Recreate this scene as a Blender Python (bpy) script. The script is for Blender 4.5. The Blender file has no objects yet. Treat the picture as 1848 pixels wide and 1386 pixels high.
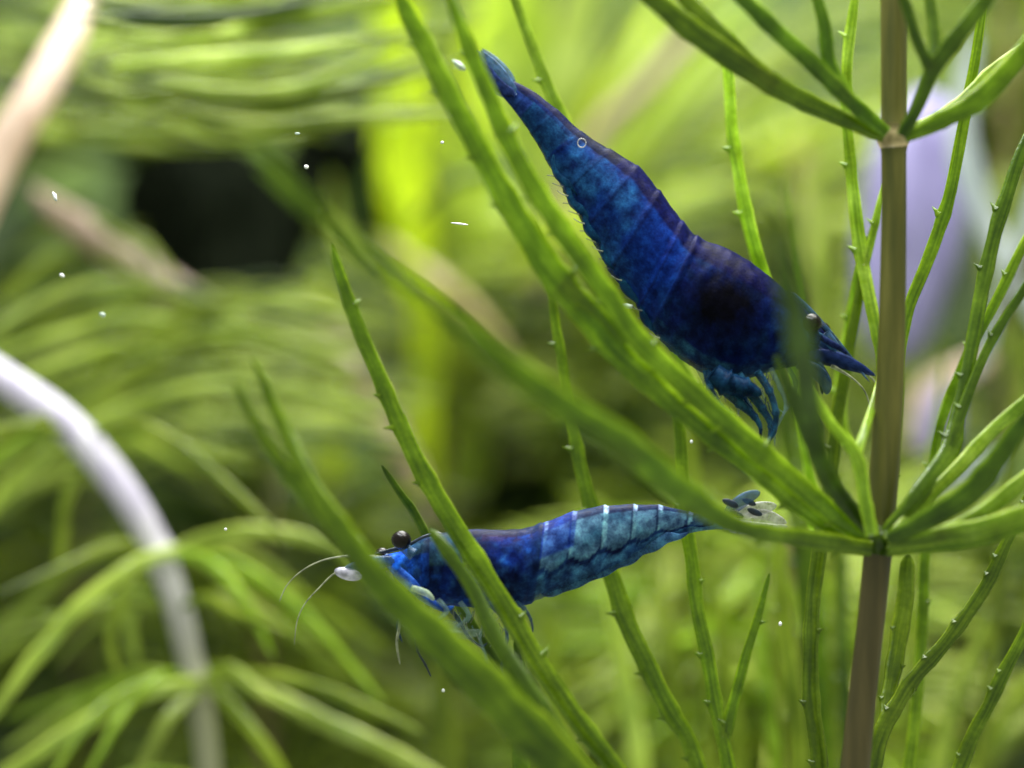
import bpy, bmesh, math, random
from mathutils import Vector, Matrix, noise, Quaternion
R = random.Random(7)
S = bpy.context.scene
COL = S.collection
S.unit_settings.scale_length = 0.01          # one unit is a centimetre

# ------------------------------------------------------------ camera
D = 14.0; W = 5.5; K = W / 1848.0
cam = bpy.data.cameras.new('camera'); camo = bpy.data.objects.new('camera', cam); COL.objects.link(camo)
camo.location = (0, -D, 0); camo.rotation_euler = (math.radians(90), 0, 0)
cam.sensor_width = 36; cam.lens = 36 * D / W
cam.clip_start = 0.5; cam.clip_end = 200
cam.dof.use_dof = True; cam.dof.focus_distance = D + 0.02
cam.dof.aperture_fstop = (cam.lens * 1e-3) / 0.62
S.camera = camo

# ------------------------------------------------------------ light
w = bpy.data.worlds.new('World'); S.world = w; w.use_nodes = True
bg = w.node_tree.nodes['Background']; bg.inputs[0].default_value = (0.88, 0.98, 0.72, 1); bg.inputs[1].default_value = 0.50
def area(name, loc, target, sx, sy, e, col):
    l = bpy.data.lights.new(name, 'AREA'); l.shape = 'RECTANGLE'; l.size = sx; l.size_y = sy; l.energy = e; l.color = col
    o = bpy.data.objects.new(name, l); COL.objects.link(o); o.location = loc
    o.rotation_euler = (Vector(target) - Vector(loc)).to_track_quat('-Z', 'Y').to_euler(); return o
area('tank_lamp', (2, 6.0, 13), (0, 5.0, 0), 26, 9, 11200, (1.0, 0.98, 0.93))
area('added_highlight_strip', (-3, -2.2, 10), (0, -.3, 0), 12, 1.2, 2300, (0.93, 0.97, 1.0))  # unseen strip added only to give crisp highlights
S.view_settings.view_transform = 'Standard'; S.view_settings.look = 'None'
S.view_settings.exposure = 0.0; S.view_settings.gamma = 1

# ------------------------------------------------------------ helpers
def at(px, py, y=0.0):
    s = K * (D + y) / D
    return Vector(((px - 924) * s, y, -(py - 693) * s))
def wpx(n, y=0.0): return n * K * (D + y) / D
def cr(a, b, c, d, t):
    return 0.5 * ((2 * b) + (c - a) * t + (2 * a - 5 * b + 4 * c - d) * t * t + (3 * b - a - 3 * c + d) * t ** 3)
def resample(pts, per):
    """pts: list of tuples; smooth Catmull-Rom through them, per = samples per span"""
    out = []
    n = len(pts)
    for i in range(n - 1):
        p0 = pts[max(i - 1, 0)]; p1 = pts[i]; p2 = pts[i + 1]; p3 = pts[min(i + 2, n - 1)]
        for j in range(per):
            t = j / per
            out.append(tuple(cr(p0[k], p1[k], p2[k], p3[k], t) for k in range(len(p1))))
    out.append(tuple(pts[-1])); return out
def empty(name, loc, label, cat, group=None):
    o = bpy.data.objects.new(name, None); COL.objects.link(o); o.location = loc; o.empty_display_size = 0.1
    o['label'] = label; o['category'] = cat
    if group: o['group'] = group
    return o
def obj(name, bm, mat, parent=None, smooth=True, loc=None):
    me = bpy.data.meshes.new(name)
    off = Vector(loc) if loc is not None else (parent.location if parent and parent.parent is None else Vector())
    if parent and parent.parent is not None: off = parent.parent.location
    if off.length > 0: bmesh.ops.translate(bm, verts=bm.verts, vec=-off)
    bm.normal_update(); bm.to_mesh(me); bm.free()
    if smooth:
        for p in me.polygons: p.use_smooth = True
    me.materials.append(mat)
    o = bpy.data.objects.new(name, me); COL.objects.link(o)
    if parent: o.parent = parent
    elif loc is not None: o.location = loc
    return o
def tag(o, label, cat, group=None):
    o['label'] = label; o['category'] = cat
    if group: o['group'] = group
    return o
YA = Vector((0, 1, 0))
def tube(bm, pts, hw, hk, n=10, ref=YA, groove=0.0):
    """pts Vectors; hw half width across, hk half thickness along ref"""
    rings = []; m = len(pts); uvl = bm.loops.layers.uv.verify(); vv_ = [0.0]
    for i in range(1, m): vv_.append(vv_[-1] + (pts[i] - pts[i - 1]).length)
    for i, p in enumerate(pts):
        t = (pts[min(i + 1, m - 1)] - pts[max(i - 1, 0)])
        if t.length < 1e-9: t = Vector((1, 0, 0))
        t.normalize()
        s = t.cross(ref)
        if s.length < 1e-4: s = t.cross(Vector((0, 0, 1)))
        s.normalize(); r = s.cross(t).normalized()
        ring = []
        for k in range(n):
            a = 2 * math.pi * k / n
            c, q = math.cos(a), math.sin(a)
            g = 1 - groove * max(0, 1 - abs(c) * 2.2)
            ring.append(bm.verts.new(p + s * (c * hw[i]) + r * (q * hk[i] * g)))
        rings.append(ring)
    for i in range(m - 1):
        for k in range(n):
            f = bm.faces.new((rings[i][k], rings[i][(k + 1) % n], rings[i + 1][(k + 1) % n], rings[i + 1][k]))
            for lp, (uu, ww) in zip(f.loops, ((k, i), (k + 1, i), (k + 1, i + 1), (k, i + 1))): lp[uvl].uv = (uu / n, vv_[ww])
    bm.faces.new(rings[0]); bm.faces.new(rings[-1][::-1])
    return rings
def cone(bm, base, d, tipv, r):
    ref = d.cross(YA).normalized() if d.cross(YA).length > 1e-3 else Vector((1, 0, 0))
    o2 = d.cross(ref).normalized()
    vs = [bm.verts.new(base + (ref * math.cos(a) + o2 * math.sin(a) * .8) * r) for a in [k * math.tau / 6 for k in range(6)]]
    mid = [bm.verts.new(base + d * 0.45 + (ref * math.cos(a) + o2 * math.sin(a) * .8) * r * .42) for a in [k * math.tau / 6 for k in range(6)]]
    t = bm.verts.new(tipv)
    uvl = bm.loops.layers.uv.verify()
    for k in range(6):
        for f in (bm.faces.new((vs[k], vs[(k + 1) % 6], mid[(k + 1) % 6], mid[k])), bm.faces.new((mid[k], mid[(k + 1) % 6], t))):
            for lp in f.loops: lp[uvl].uv = (.22, base.z)

# ------------------------------------------------------------ materials
def newmat(name):
    m = bpy.data.materials.new(name); m.use_nodes = True
    nt = m.node_tree; nt.nodes.clear(); return m, nt
def nd(nt, t, **kw):
    n = nt.nodes.new(t)
    for k, v in kw.items(): setattr(n, k, v)
    return n
def ramp(nt, stops):
    r = nd(nt, 'ShaderNodeValToRGB'); e = r.color_ramp.elements
    while len(e) < len(stops): e.new(0.5)
    for el, (p, c) in zip(e, stops): el.position = p; el.color = (*c, 1)
    return r
def leaf_mat(name, dark, mid, light, tr=0.55, rough=0.25, scale=7, spec=0.9, var=0.25):
    m, nt = newmat(name); L = nt.links.new
    tc = nd(nt, 'ShaderNodeTexCoord'); oi = nd(nt, 'ShaderNodeObjectInfo')
    n1 = nd(nt, 'ShaderNodeTexNoise'); n1.inputs['Scale'].default_value = scale; n1.inputs['Detail'].default_value = 5
    L(tc.outputs['Object'], n1.inputs['Vector'])
    n2 = nd(nt, 'ShaderNodeTexVoronoi'); n2.inputs['Scale'].default_value = 42; L(tc.outputs['Object'], n2.inputs['Vector'])
    r = ramp(nt, [(0.3, dark), (0.5, mid), (0.72, light)]); L(n1.outputs['Fac'], r.inputs['Fac'])
    uv = nd(nt, 'ShaderNodeUVMap'); mp = nd(nt, 'ShaderNodeMapping'); mp.inputs['Scale'].default_value = (9, 1.6, 1); L(uv.outputs[0], mp.inputs[0])
    n3 = nd(nt, 'ShaderNodeTexNoise'); n3.inputs['Scale'].default_value = 1.5; n3.inputs['Detail'].default_value = 4; L(mp.outputs[0], n3.inputs['Vector'])
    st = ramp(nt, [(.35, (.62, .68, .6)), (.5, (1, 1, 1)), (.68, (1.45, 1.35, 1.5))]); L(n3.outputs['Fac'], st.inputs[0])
    sx = nd(nt, 'ShaderNodeSeparateXYZ'); L(uv.outputs[0], sx.inputs[0])
    def mth(op, a, b=None):
        q = nd(nt, 'ShaderNodeMath', operation=op); L(a, q.inputs[0])
        if b is not None: q.inputs[1].default_value = b
        return q.outputs[0]
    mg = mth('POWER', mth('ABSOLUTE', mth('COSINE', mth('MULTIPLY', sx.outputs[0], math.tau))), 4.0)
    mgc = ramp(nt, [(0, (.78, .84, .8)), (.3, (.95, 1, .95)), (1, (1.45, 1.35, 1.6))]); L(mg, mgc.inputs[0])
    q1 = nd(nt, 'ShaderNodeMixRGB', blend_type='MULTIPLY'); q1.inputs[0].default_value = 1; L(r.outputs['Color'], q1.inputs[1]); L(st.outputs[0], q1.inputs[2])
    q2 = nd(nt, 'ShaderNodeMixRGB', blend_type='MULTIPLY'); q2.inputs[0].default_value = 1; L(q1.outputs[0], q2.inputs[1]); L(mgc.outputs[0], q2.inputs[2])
    hv = nd(nt, 'ShaderNodeHueSaturation'); L(q2.outputs['Color'], hv.inputs['Color'])
    mr = nd(nt, 'ShaderNodeMapRange'); mr.inputs['To Min'].default_value = 1 - var; mr.inputs['To Max'].default_value = 1 + var
    L(oi.outputs['Random'], mr.inputs['Value']); L(mr.outputs[0], hv.inputs['Value'])
    cell = ramp(nt, [(0.0, (1.25, 1.2, 1.1)), (0.5, (0.92, 0.95, 0.9)), (1, (0.8, 0.85, 0.8))]); L(n2.outputs['Distance'], cell.inputs['Fac'])
    mx = nd(nt, 'ShaderNodeMixRGB', blend_type='MULTIPLY'); mx.inputs[0].default_value = 0.7
    L(hv.outputs['Color'], mx.inputs[1]); L(cell.outputs['Color'], mx.inputs[2])
    p = nd(nt, 'ShaderNodeBsdfPrincipled'); L(mx.outputs[0], p.inputs['Base Color'])
    p.inputs['Roughness'].default_value = rough; p.inputs['Specular IOR Level'].default_value = spec
    b = nd(nt, 'ShaderNodeBump'); b.inputs['Strength'].default_value = 0.12; b.inputs['Distance'].default_value = 0.01
    L(n2.outputs['Distance'], b.inputs['Height']); L(b.outputs[0], p.inputs['Normal'])
    t = nd(nt, 'ShaderNodeBsdfTranslucent'); L(mx.outputs[0], t.inputs['Color'])
    ms = nd(nt, 'ShaderNodeMixShader'); ms.inputs[0].default_value = tr
    L(p.outputs[0], ms.inputs[1]); L(t.outputs[0], ms.inputs[2])
    o = nd(nt, 'ShaderNodeOutputMaterial'); L(ms.outputs[0], o.inputs[0]); return m
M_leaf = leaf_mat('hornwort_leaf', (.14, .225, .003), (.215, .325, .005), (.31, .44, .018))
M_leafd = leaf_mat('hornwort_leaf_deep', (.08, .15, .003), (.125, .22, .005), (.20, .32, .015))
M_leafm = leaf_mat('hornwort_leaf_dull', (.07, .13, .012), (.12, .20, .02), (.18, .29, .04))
M_leafy = leaf_mat('hornwort_leaf_pale_lit', (.26, .38, .01), (.38, .54, .03), (.54, .70, .10))  # paler leaf green; highlights near the nodes are put into this colour
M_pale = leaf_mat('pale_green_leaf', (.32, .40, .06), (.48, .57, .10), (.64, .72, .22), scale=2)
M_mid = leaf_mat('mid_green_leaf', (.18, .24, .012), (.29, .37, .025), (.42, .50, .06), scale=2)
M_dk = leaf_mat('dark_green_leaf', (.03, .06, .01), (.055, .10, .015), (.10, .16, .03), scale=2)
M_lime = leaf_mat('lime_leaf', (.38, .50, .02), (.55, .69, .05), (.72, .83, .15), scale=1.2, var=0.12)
M_limey = leaf_mat('yellow_lime_leaf', (.46, .56, .006), (.62, .74, .012), (.76, .86, .04), scale=1.2, var=0.1)
def stem_mat(name, a, b, c, tr=0.15, rough=0.4):
    m, nt = newmat(name); L = nt.links.new
    tc = nd(nt, 'ShaderNodeTexCoord'); mp = nd(nt, 'ShaderNodeMapping'); mp.inputs['Scale'].default_value = (5, 5, .5)
    L(tc.outputs['Object'], mp.inputs[0])
    n = nd(nt, 'ShaderNodeTexNoise'); n.inputs['Scale'].default_value = 3; n.inputs['Detail'].default_value = 6; L(mp.outputs[0], n.inputs['Vector'])
    r = ramp(nt, [(0.3, a), (0.5, b), (0.7, c)]); L(n.outputs['Fac'], r.inputs[0])
    p = nd(nt, 'ShaderNodeBsdfPrincipled'); L(r.outputs[0], p.inputs['Base Color']); p.inputs['Roughness'].default_value = rough
    bu = nd(nt, 'ShaderNodeBump'); bu.inputs['Strength'].default_value = 0.3; bu.inputs['Distance'].default_value = 0.02
    L(n.outputs['Fac'], bu.inputs['Height']); L(bu.outputs[0], p.inputs['Normal'])
    t = nd(nt, 'ShaderNodeBsdfTranslucent'); L(r.outputs[0], t.inputs['Color'])
    ms = nd(nt, 'ShaderNodeMixShader'); ms.inputs[0].default_value = tr; L(p.outputs[0], ms.inputs[1]); L(t.outputs[0], ms.inputs[2])
    o = nd(nt, 'ShaderNodeOutputMaterial'); L(ms.outputs[0], o.inputs[0]); return m
M_stem = stem_mat('olive_stem', (.048, .055, .006), (.088, .086, .012), (.14, .13, .025))
M_white = stem_mat('bleached_stem', (.50, .47, .56), (.68, .65, .72), (.88, .85, .88), 0.3)
M_bleach_glare = stem_mat('bleached_glare_stem', (.50, .45, .62), (.66, .62, .74), (.90, .87, .92), 0.3)  # bleached stem; its overexposed highlight is put into the white as well
_nt = M_bleach_glare.node_tree; _p = [n for n in _nt.nodes if n.type == 'BSDF_PRINCIPLED'][0]; _r = [n for n in _nt.nodes if n.type == 'VALTORGB'][0]
_t = [n for n in _nt.nodes if n.type == 'TEX_COORD'][0]; _s = nd(_nt, 'ShaderNodeSeparateXYZ'); _nt.links.new(_t.outputs['Object'], _s.inputs[0])
_m = nd(_nt, 'ShaderNodeMapRange'); _m.inputs['From Min'].default_value = .9; _m.inputs['From Max'].default_value = 2.3; _nt.links.new(_s.outputs[2], _m.inputs[0])
_x = nd(_nt, 'ShaderNodeMixRGB'); _x.inputs[1].default_value = (.30, .31, .16, 1); _nt.links.new(_m.outputs[0], _x.inputs[0]); _nt.links.new(_r.outputs[0], _x.inputs[2]); _nt.links.new(_x.outputs[0], _p.inputs['Base Color'])
M_pink = stem_mat('pinkish_stem', (.62, .46, .36), (.78, .60, .48), (.90, .74, .62), 0.3)
M_dusty = stem_mat('dusty_pink_stem', (.24, .18, .12), (.34, .25, .18), (.48, .36, .28), 0.3)
M_ice = stem_mat('pale_bleached_leaf', (.30, .36, .36), (.44, .50, .50), (.62, .66, .66), 0.4)
M_brown = stem_mat('brown_stem', (.055, .044, .014), (.078, .062, .020), (.11, .085, .03), 0.1)
M_tan = stem_mat('tan_stem', (.28, .22, .09), (.42, .34, .16), (.55, .44, .24), 0.3)
M_lilac = stem_mat('lilac_plastic', (.20, .18, .36), (.29, .26, .50), (.42, .39, .62), 0.2)
M_gap = stem_mat('gap_shade', (.002, .003, .002), (.006, .008, .005), (.016, .02, .012), 0.0, 1.0)  # near-black fill standing in for shade between the plants
for _n in M_gap.node_tree.nodes:
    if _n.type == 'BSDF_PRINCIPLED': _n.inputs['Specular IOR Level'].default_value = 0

def shell_mat(name, rough=0.32, alpha_noise=False):
    """pigment comes from the vertex pigment map, mottled by noise"""
    m, nt = newmat(name); L = nt.links.new
    at_ = nd(nt, 'ShaderNodeAttribute', attribute_name='pigment')
    tc = nd(nt, 'ShaderNodeTexCoord')
    n1 = nd(nt, 'ShaderNodeTexNoise'); n1.inputs['Scale'].default_value = 16; n1.inputs['Detail'].default_value = 8; n1.inputs['Roughness'].default_value = .65
    L(tc.outputs['Object'], n1.inputs['Vector'])
    n2 = nd(nt, 'ShaderNodeTexVoronoi'); n2.inputs['Scale'].default_value = 75; L(tc.outputs['Object'], n2.inputs['Vector'])
    r = ramp(nt, [(0.34, (.15, .20, .35)), (0.5, (.75, .85, .95)), (0.66, (1.7, 2.05, 1.85))]); L(n1.outputs['Fac'], r.inputs[0])
    r2 = ramp(nt, [(0.0, (.6, .6, .8)), (0.35, (1, 1, 1)), (.8, (1.3, 1.3, 1.2))]); L(n2.outputs['Distance'], r2.inputs[0])
    m1 = nd(nt, 'ShaderNodeMixRGB', blend_type='MULTIPLY'); m1.inputs[0].default_value = .85
    L(at_.outputs['Color'], m1.inputs[1]); L(r.outputs[0], m1.inputs[2])
    m2 = nd(nt, 'ShaderNodeMixRGB', blend_type='MULTIPLY'); m2.inputs[0].default_value = .6
    L(m1.outputs[0], m2.inputs[1]); L(r2.outputs[0], m2.inputs[2])
    p = nd(nt, 'ShaderNodeBsdfPrincipled'); L(m2.outputs[0], p.inputs['Base Color'])
    p.inputs['Roughness'].default_value = .42; p.inputs['Specular IOR Level'].default_value = .06
    L(at_.outputs['Alpha'], p.inputs['Alpha'])
    b = nd(nt, 'ShaderNodeBump'); b.inputs['Strength'].default_value = .35; b.inputs['Distance'].default_value = .015
    L(n1.outputs['Fac'], b.inputs['Height']); L(b.outputs[0], p.inputs['Normal'])
    t = nd(nt, 'ShaderNodeBsdfTranslucent'); L(m2.outputs[0], t.inputs['Color'])
    tp = nd(nt, 'ShaderNodeBsdfTransparent')
    ma = nd(nt, 'ShaderNodeMixShader'); L(at_.outputs['Alpha'], ma.inputs[0]); L(tp.outputs[0], ma.inputs[1]); L(t.outputs[0], ma.inputs[2])
    ms = nd(nt, 'ShaderNodeMixShader'); ms.inputs[0].default_value = .3; L(p.outputs[0], ms.inputs[1]); L(ma.outputs[0], ms.inputs[2])
    o = nd(nt, 'ShaderNodeOutputMaterial'); L(ms.outputs[0], o.inputs[0]); return m
M_shell = shell_mat('blue_shell')
def plain(name, col, rough=.3, alpha=1, spec=.5, tr=0):
    m, nt = newmat(name); L = nt.links.new
    tc = nd(nt, 'ShaderNodeTexCoord'); n = nd(nt, 'ShaderNodeTexNoise'); n.inputs['Scale'].default_value = 30; n.inputs['Detail'].default_value = 4
    L(tc.outputs['Object'], n.inputs['Vector'])
    r = ramp(nt, [(.3, tuple(c * .45 for c in col)), (.7, tuple(min(1, c * 1.5) for c in col))]); L(n.outputs['Fac'], r.inputs[0])
    p = nd(nt, 'ShaderNodeBsdfPrincipled'); L(r.outputs[0], p.inputs['Base Color']); p.inputs['Roughness'].default_value = rough
    p.inputs['Alpha'].default_value = alpha; p.inputs['Specular IOR Level'].default_value = spec
    o = nd(nt, 'ShaderNodeOutputMaterial'); L(p.outputs[0], o.inputs[0]); return m
M_eye = plain('eye_black', (.006, .003, .004), .25, 1, .3)
M_limb = plain('limb_blue', (.022, .065, .13), .4, .7, .25)
M_limbp = plain('limb_pale', (.16, .27, .27), .3, .36)
M_limbk = plain('limb_dark', (.01, .02, .04), .3, .9)
M_film = plain('film_blue', (.02, .075, .15), .4, .55, .2)
M_ant = plain('antenna_pale', (.32, .34, .22), .4, .65)
M_scale = plain('scale_blue', (.010, .022, .09), .6, .8, .05)
M_scaleW = plain('scale_white', (.50, .48, .60), .4, .6)
M_fan = plain('fan_blue', (.04, .10, .20), .35, .6, .3)
M_fanp = plain('fan_pale', (.42, .42, .42), .3, .5)
M_speck = plain('white_speck', (.95, .97, 1.0), .15)
M_flake = plain('pale_flake', (.42, .50, .42), .6, .75, .2)
M_haze = plain('clear_film', (.30, .42, .36), .3, .28)
M_scrap = plain('film_scrap', (.40, .52, .36), .3, .55)

# ------------------------------------------------------------ background: the back wall of the tank
def wall_mat():
    m, nt = newmat('back_wall_algae'); L = nt.links.new
    tc = nd(nt, 'ShaderNodeTexCoord'); n = nd(nt, 'ShaderNodeTexNoise'); n.inputs['Scale'].default_value = .55; n.inputs['Detail'].default_value = 4
    L(tc.outputs['Object'], n.inputs['Vector'])
    r = ramp(nt, [(.38, (.012, .02, .008)), (.5, (.05, .09, .02)), (.62, (.14, .22, .04))]); L(n.outputs['Fac'], r.inputs[0])
    p = nd(nt, 'ShaderNodeBsdfPrincipled'); L(r.outputs[0], p.inputs['Base Color']); p.inputs['Roughness'].default_value = .8
    o = nd(nt, 'ShaderNodeOutputMaterial'); L(p.outputs[0], o.inputs[0]); return m
bm = bmesh.new(); bmesh.ops.create_grid(bm, x_segments=60, y_segments=40, size=1)
for v in bm.verts:
    x, z = v.co.x * 16, v.co.y * 10
    v.co = Vector((x, 15 + .5 * noise.noise(Vector((x * .6, z * .6, 3))), z))
wl = obj('back_wall', bm, wall_mat()); wl['kind'] = 'structure'

# ------------------------------------------------------------ leaf builders
def leaf(parent, strands, mat, teeth=1, tooth_gap=105, thick=0.32, name='leaf', seed=0, tip=True, tl=1.0):
    """strands: lists of (px,py,y,width_px) from base to tip"""
    rr = random.Random(seed + len(strands) * 17 + int(strands[0][0][0] * 3 + strands[0][0][1]))
    bm = bmesh.new()
    for s in strands:
        q = resample([tuple(float(c) for c in p) for p in s], 9)
        P, HW, HK = [], [], []
        n = len(q); acc = rr.uniform(20, tooth_gap); teeth_at = []
        for i, (x, y_, d, w_) in enumerate(q):
            f = i / (n - 1)
            jit = noise.noise(Vector((x * .010, y_ * .010, seed + 2.2))) * 3.5
            P.append(at(x + jit, y_ + jit * .4, d))
            wd = wpx(max(w_, 3), d) * .5 * (1 + .06 * noise.noise(Vector((x * .03, y_ * .03, seed + 7.7))))
            if tip and f > .94: wd *= max(.25, 1 - (f - .94) / .06 * .75)
            HW.append(wd); HK.append(wd * thick)
            if i:
                acc += math.hypot(x - q[i - 1][0], y_ - q[i - 1][1])
                if acc > tooth_gap and 2 < i < n - 3: teeth_at.append(i); acc = rr.uniform(-75, 50)
        for i in teeth_at:
            for dd, g in ((-1, 1.07), (0, 1.14), (1, 1.05)): HW[i + dd] *= g
        tube(bm, P, HW, HK, 12, groove=.3)
        for i in teeth_at:
            if not teeth: break
            t = (P[i + 1] - P[i - 1]).normalized(); sd = t.cross(YA).normalized() * teeth
            if rr.random() < .18: sd = -sd
            L_ = (wpx(10, 0) + HW[i] * .45) * rr.uniform(.75, 1.3) * tl
            b0 = P[i] + sd * HW[i] * .7 - t * .01
            dvec = (sd * .9 + t * rr.uniform(.3, .6)).normalized() * L_
            cone(bm, b0, dvec, b0 + dvec, min(HW[i] * .6, wpx(8)))
    return obj(name, bm, mat, parent)
def stem(parent, pts, mat, nodes=(), name='stem', rib=True):
    q = resample([tuple(float(c) for c in p) for p in pts], 14)
    P, HW = [], []
    for (x, y_, d, w_) in q:
        P.append(at(x, y_, d)); wd = wpx(w_, d) * .5
        for (nx, ny) in nodes:
            e = math.hypot(x - nx, y_ - ny); wd *= 1 + .22 * math.exp(-(e / 18) ** 2)
        HW.append(wd)
    bm = bmesh.new(); tube(bm, P, HW, HW, 20)
    if rib:
        for v in bm.verts:
            pass
    return obj(name, bm, mat, parent)

# ------------------------------------------------------------ the hornwort in focus
SY = -.35
A1, A2 = (1612, 246), (1586, 972)
hw = empty('hornwort_plant', at(1545, 1500, SY), 'sharp green hornwort with upright olive brown stem and whorls of toothed forked leaves at right', 'water plant')
stem(hw, [(1612, -160, SY, 44), (1613, 0, SY, 48), (1613, 246, SY, 46), (1613, 420, SY, 46), (1608, 640, SY, 50), (1598, 820, SY, 54), (1587, 972, SY, 52)], M_stem, (A1, A2))
stem(hw, [(1587, 972, SY, 52), (1572, 1120, SY, 50), (1556, 1260, SY, 52), (1540, 1420, SY, 54), (1520, 1620, SY, 54)], M_brown, (A1, A2))
bm = bmesh.new(); tube(bm, [at(1613, 225, SY), at(1612, 240, SY), at(1612, 255, SY), at(1612, 268, SY)], [.072, .088, .088, .07], [.075, .09, .09, .07], 18); obj('stem_node', bm, M_tan, hw)
bm = bmesh.new(); tube(bm, [at(1589, 948, SY), at(1588, 965, SY), at(1587, 984, SY), at(1584, 1000, SY)], [.08, .098, .1, .078], [.08, .098, .1, .078], 18); obj('stem_node', bm, M_leafd, hw)
# lower whorl (node A2)
leaf(hw, [[(1575, 985, -.4, 34), (1505, 930, -.5, 36), (1408, 845, -.6, 38), (1325, 775, -.65, 38), (1232, 690, -.7, 38), (1150, 610, -.75, 38), (1080, 510, -.8, 36), (1010, 410, -.85, 36), (935, 290, -.9, 34), (865, 130, -.95, 30), (800, -30, -1.0, 24)]], M_leaf, 1, seed=1)
leaf(hw, [[(1570, 992, -.35, 28), (1478, 938, -.45, 34), (1378, 860, -.5, 34), (1250, 758, -.6, 36), (1120, 640, -.65, 48), (1010, 510, -.75, 52), (955, 425, -.8, 48), (880, 300, -.85, 40), (815, 180, -.9, 38), (760, 70, -.9, 34), (705, -40, -.95, 28)], [(1010, 510, -.75, 40), (1075, 560, -.72, 24), (1130, 620, -.7, 18)]], M_leaf, 1, seed=2, tooth_gap=120)
leaf(hw, [[(1572, 990, -.45, 28), (1450, 972, -.7, 34), (1355, 956, -1.0, 32), (1292, 930, -1.15, 40), (1215, 875, -1.45, 54), (1130, 803, -1.8, 54), (1030, 735, -2.1, 46), (900, 640, -2.4, 32), (800, 560, -2.6, 27), (700, 490, -2.7, 25), (600, 410, -2.8, 25), (520, 325, -2.9, 18), (430, 235, -3.0, 10)],
          [(1150, 825, -1.7, 30), (1010, 745, -2.1, 26), (910, 680, -2.4, 22), (840, 615, -2.5, 10)], [(600, 410, -2.8, 20), (535, 365, -2.85, 15), (465, 300, -2.9, 8)]], M_leaf, 1, tooth_gap=90, seed=3)
leaf(hw, [[(1580, 962, -.5, 30), (1520, 900, -.6, 30), (1480, 830, -1.0, 40), (1462, 740, -1.6, 46), (1448, 640, -2.1, 50), (1430, 555, -2.5, 48), (1410, 470, -2.7, 30), (1392, 380, -2.8, 12)], [(1478, 830, -.8, 24), (1420, 700, -.9, 18), (1400, 640, -1, 8)]], M_leafm, 0, seed=4)
leaf(hw, [[(1572, 965, -.6, 24), (1560, 900, -.62, 24), (1545, 822, -.62, 24), (1500, 762, -.62, 18), (1462, 690, -.6, 14), (1435, 640, -.6, 8)], [(1545, 822, -.62, 20), (1562, 770, -.5, 15), (1585, 690, -.15, 14), (1600, 600, .1, 12)]], M_leafy, 0, seed=5)
leaf(hw, [[(1596, 968, -.5, 26), (1650, 900, -.5, 32), (1712, 820, -.4, 40), (1735, 720, -.3, 26), (1762, 580, -.2, 26), (1800, 400, -.1, 26), (1870, 200, 0, 22)], [(1712, 820, -.4, 22), (1770, 655, -.3, 18), (1848, 520, -.3, 16), (1900, 440, -.3, 12)]], M_leafd, 1, seed=6, tooth_gap=120)
leaf(hw, [[(1600, 972, -.6, 26), (1680, 935, -.7, 38), (1760, 880, -.8, 42), (1840, 770, -.9, 32), (1900, 690, -1, 24)]], M_leafd, 0, seed=7)
leaf(hw, [[(1602, 976, -.55, 22), (1650, 925, -.5, 24), (1720, 850, -.45, 26), (1800, 770, -.4, 24), (1900, 680, -.4, 20)]], M_leafy, 0, seed=8)
leaf(hw, [[(1604, 988, -.6, 22), (1690, 968, -.65, 30), (1770, 955, -.7, 36), (1860, 925, -.8, 34), (1920, 900, -.8, 24)], [(1690, 968, -.65, 24), (1770, 930, -.6, 30), (1870, 850, -.6, 26)]], M_leafy, 0, seed=9)
leaf(hw, [[(1600, 995, -.5, 18), (1700, 985, -.6, 22), (1800, 965, -.7, 24), (1900, 930, -.8, 20)]], M_leaf, 0, seed=10)
# upper whorl (node A1)
leaf(hw, [[(1598, 246, -.4, 24), (1500, 205, -.5, 32), (1400, 155, -.6, 38), (1320, 105, -.7, 44), (1230, 40, -.8, 40), (1140, -40, -.9, 32)], [(1400, 155, -.6, 26), (1310, 70, -.7, 30), (1210, -30, -.7, 26)]], M_leaf, 0, seed=11)
leaf(hw, [[(1600, 240, -.45, 24), (1540, 188, -.55, 28), (1480, 128, -.65, 32), (1400, 55, -.75, 30), (1310, -30, -.85, 26)], [(1530, 175, -.55, 26), (1497, 110, -.6, 26), (1485, 40, -.65, 24), (1466, -30, -.7, 20)]], M_leafd, 0, seed=12)
leaf(hw, [[(1628, 244, -.6, 22), (1652, 200, -.7, 26), (1682, 128, -.75, 30), (1725, 70, -.8, 30), (1800, -30, -.85, 28)], [(1682, 128, -.75, 22), (1655, 70, -.8, 20), (1625, -20, -.85, 18)], [(1685, 120, -.75, 20), (1688, 60, -.7, 22), (1675, -20, -.65, 20)]], M_leafd, 0, seed=13)
leaf(hw, [[(1632, 248, -.55, 20), (1690, 220, -.6, 32), (1760, 185, -.65, 38), (1820, 125, -.7, 38), (1890, 40, -.75, 30)]], M_leaf, 0, seed=14)
leaf(hw, [[(1634, 240, -.3, 18), (1720, 195, -.2, 22), (1790, 130, -.1, 22), (1880, 60, 0, 20)]], M_leafy, 0, seed=15)
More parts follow.
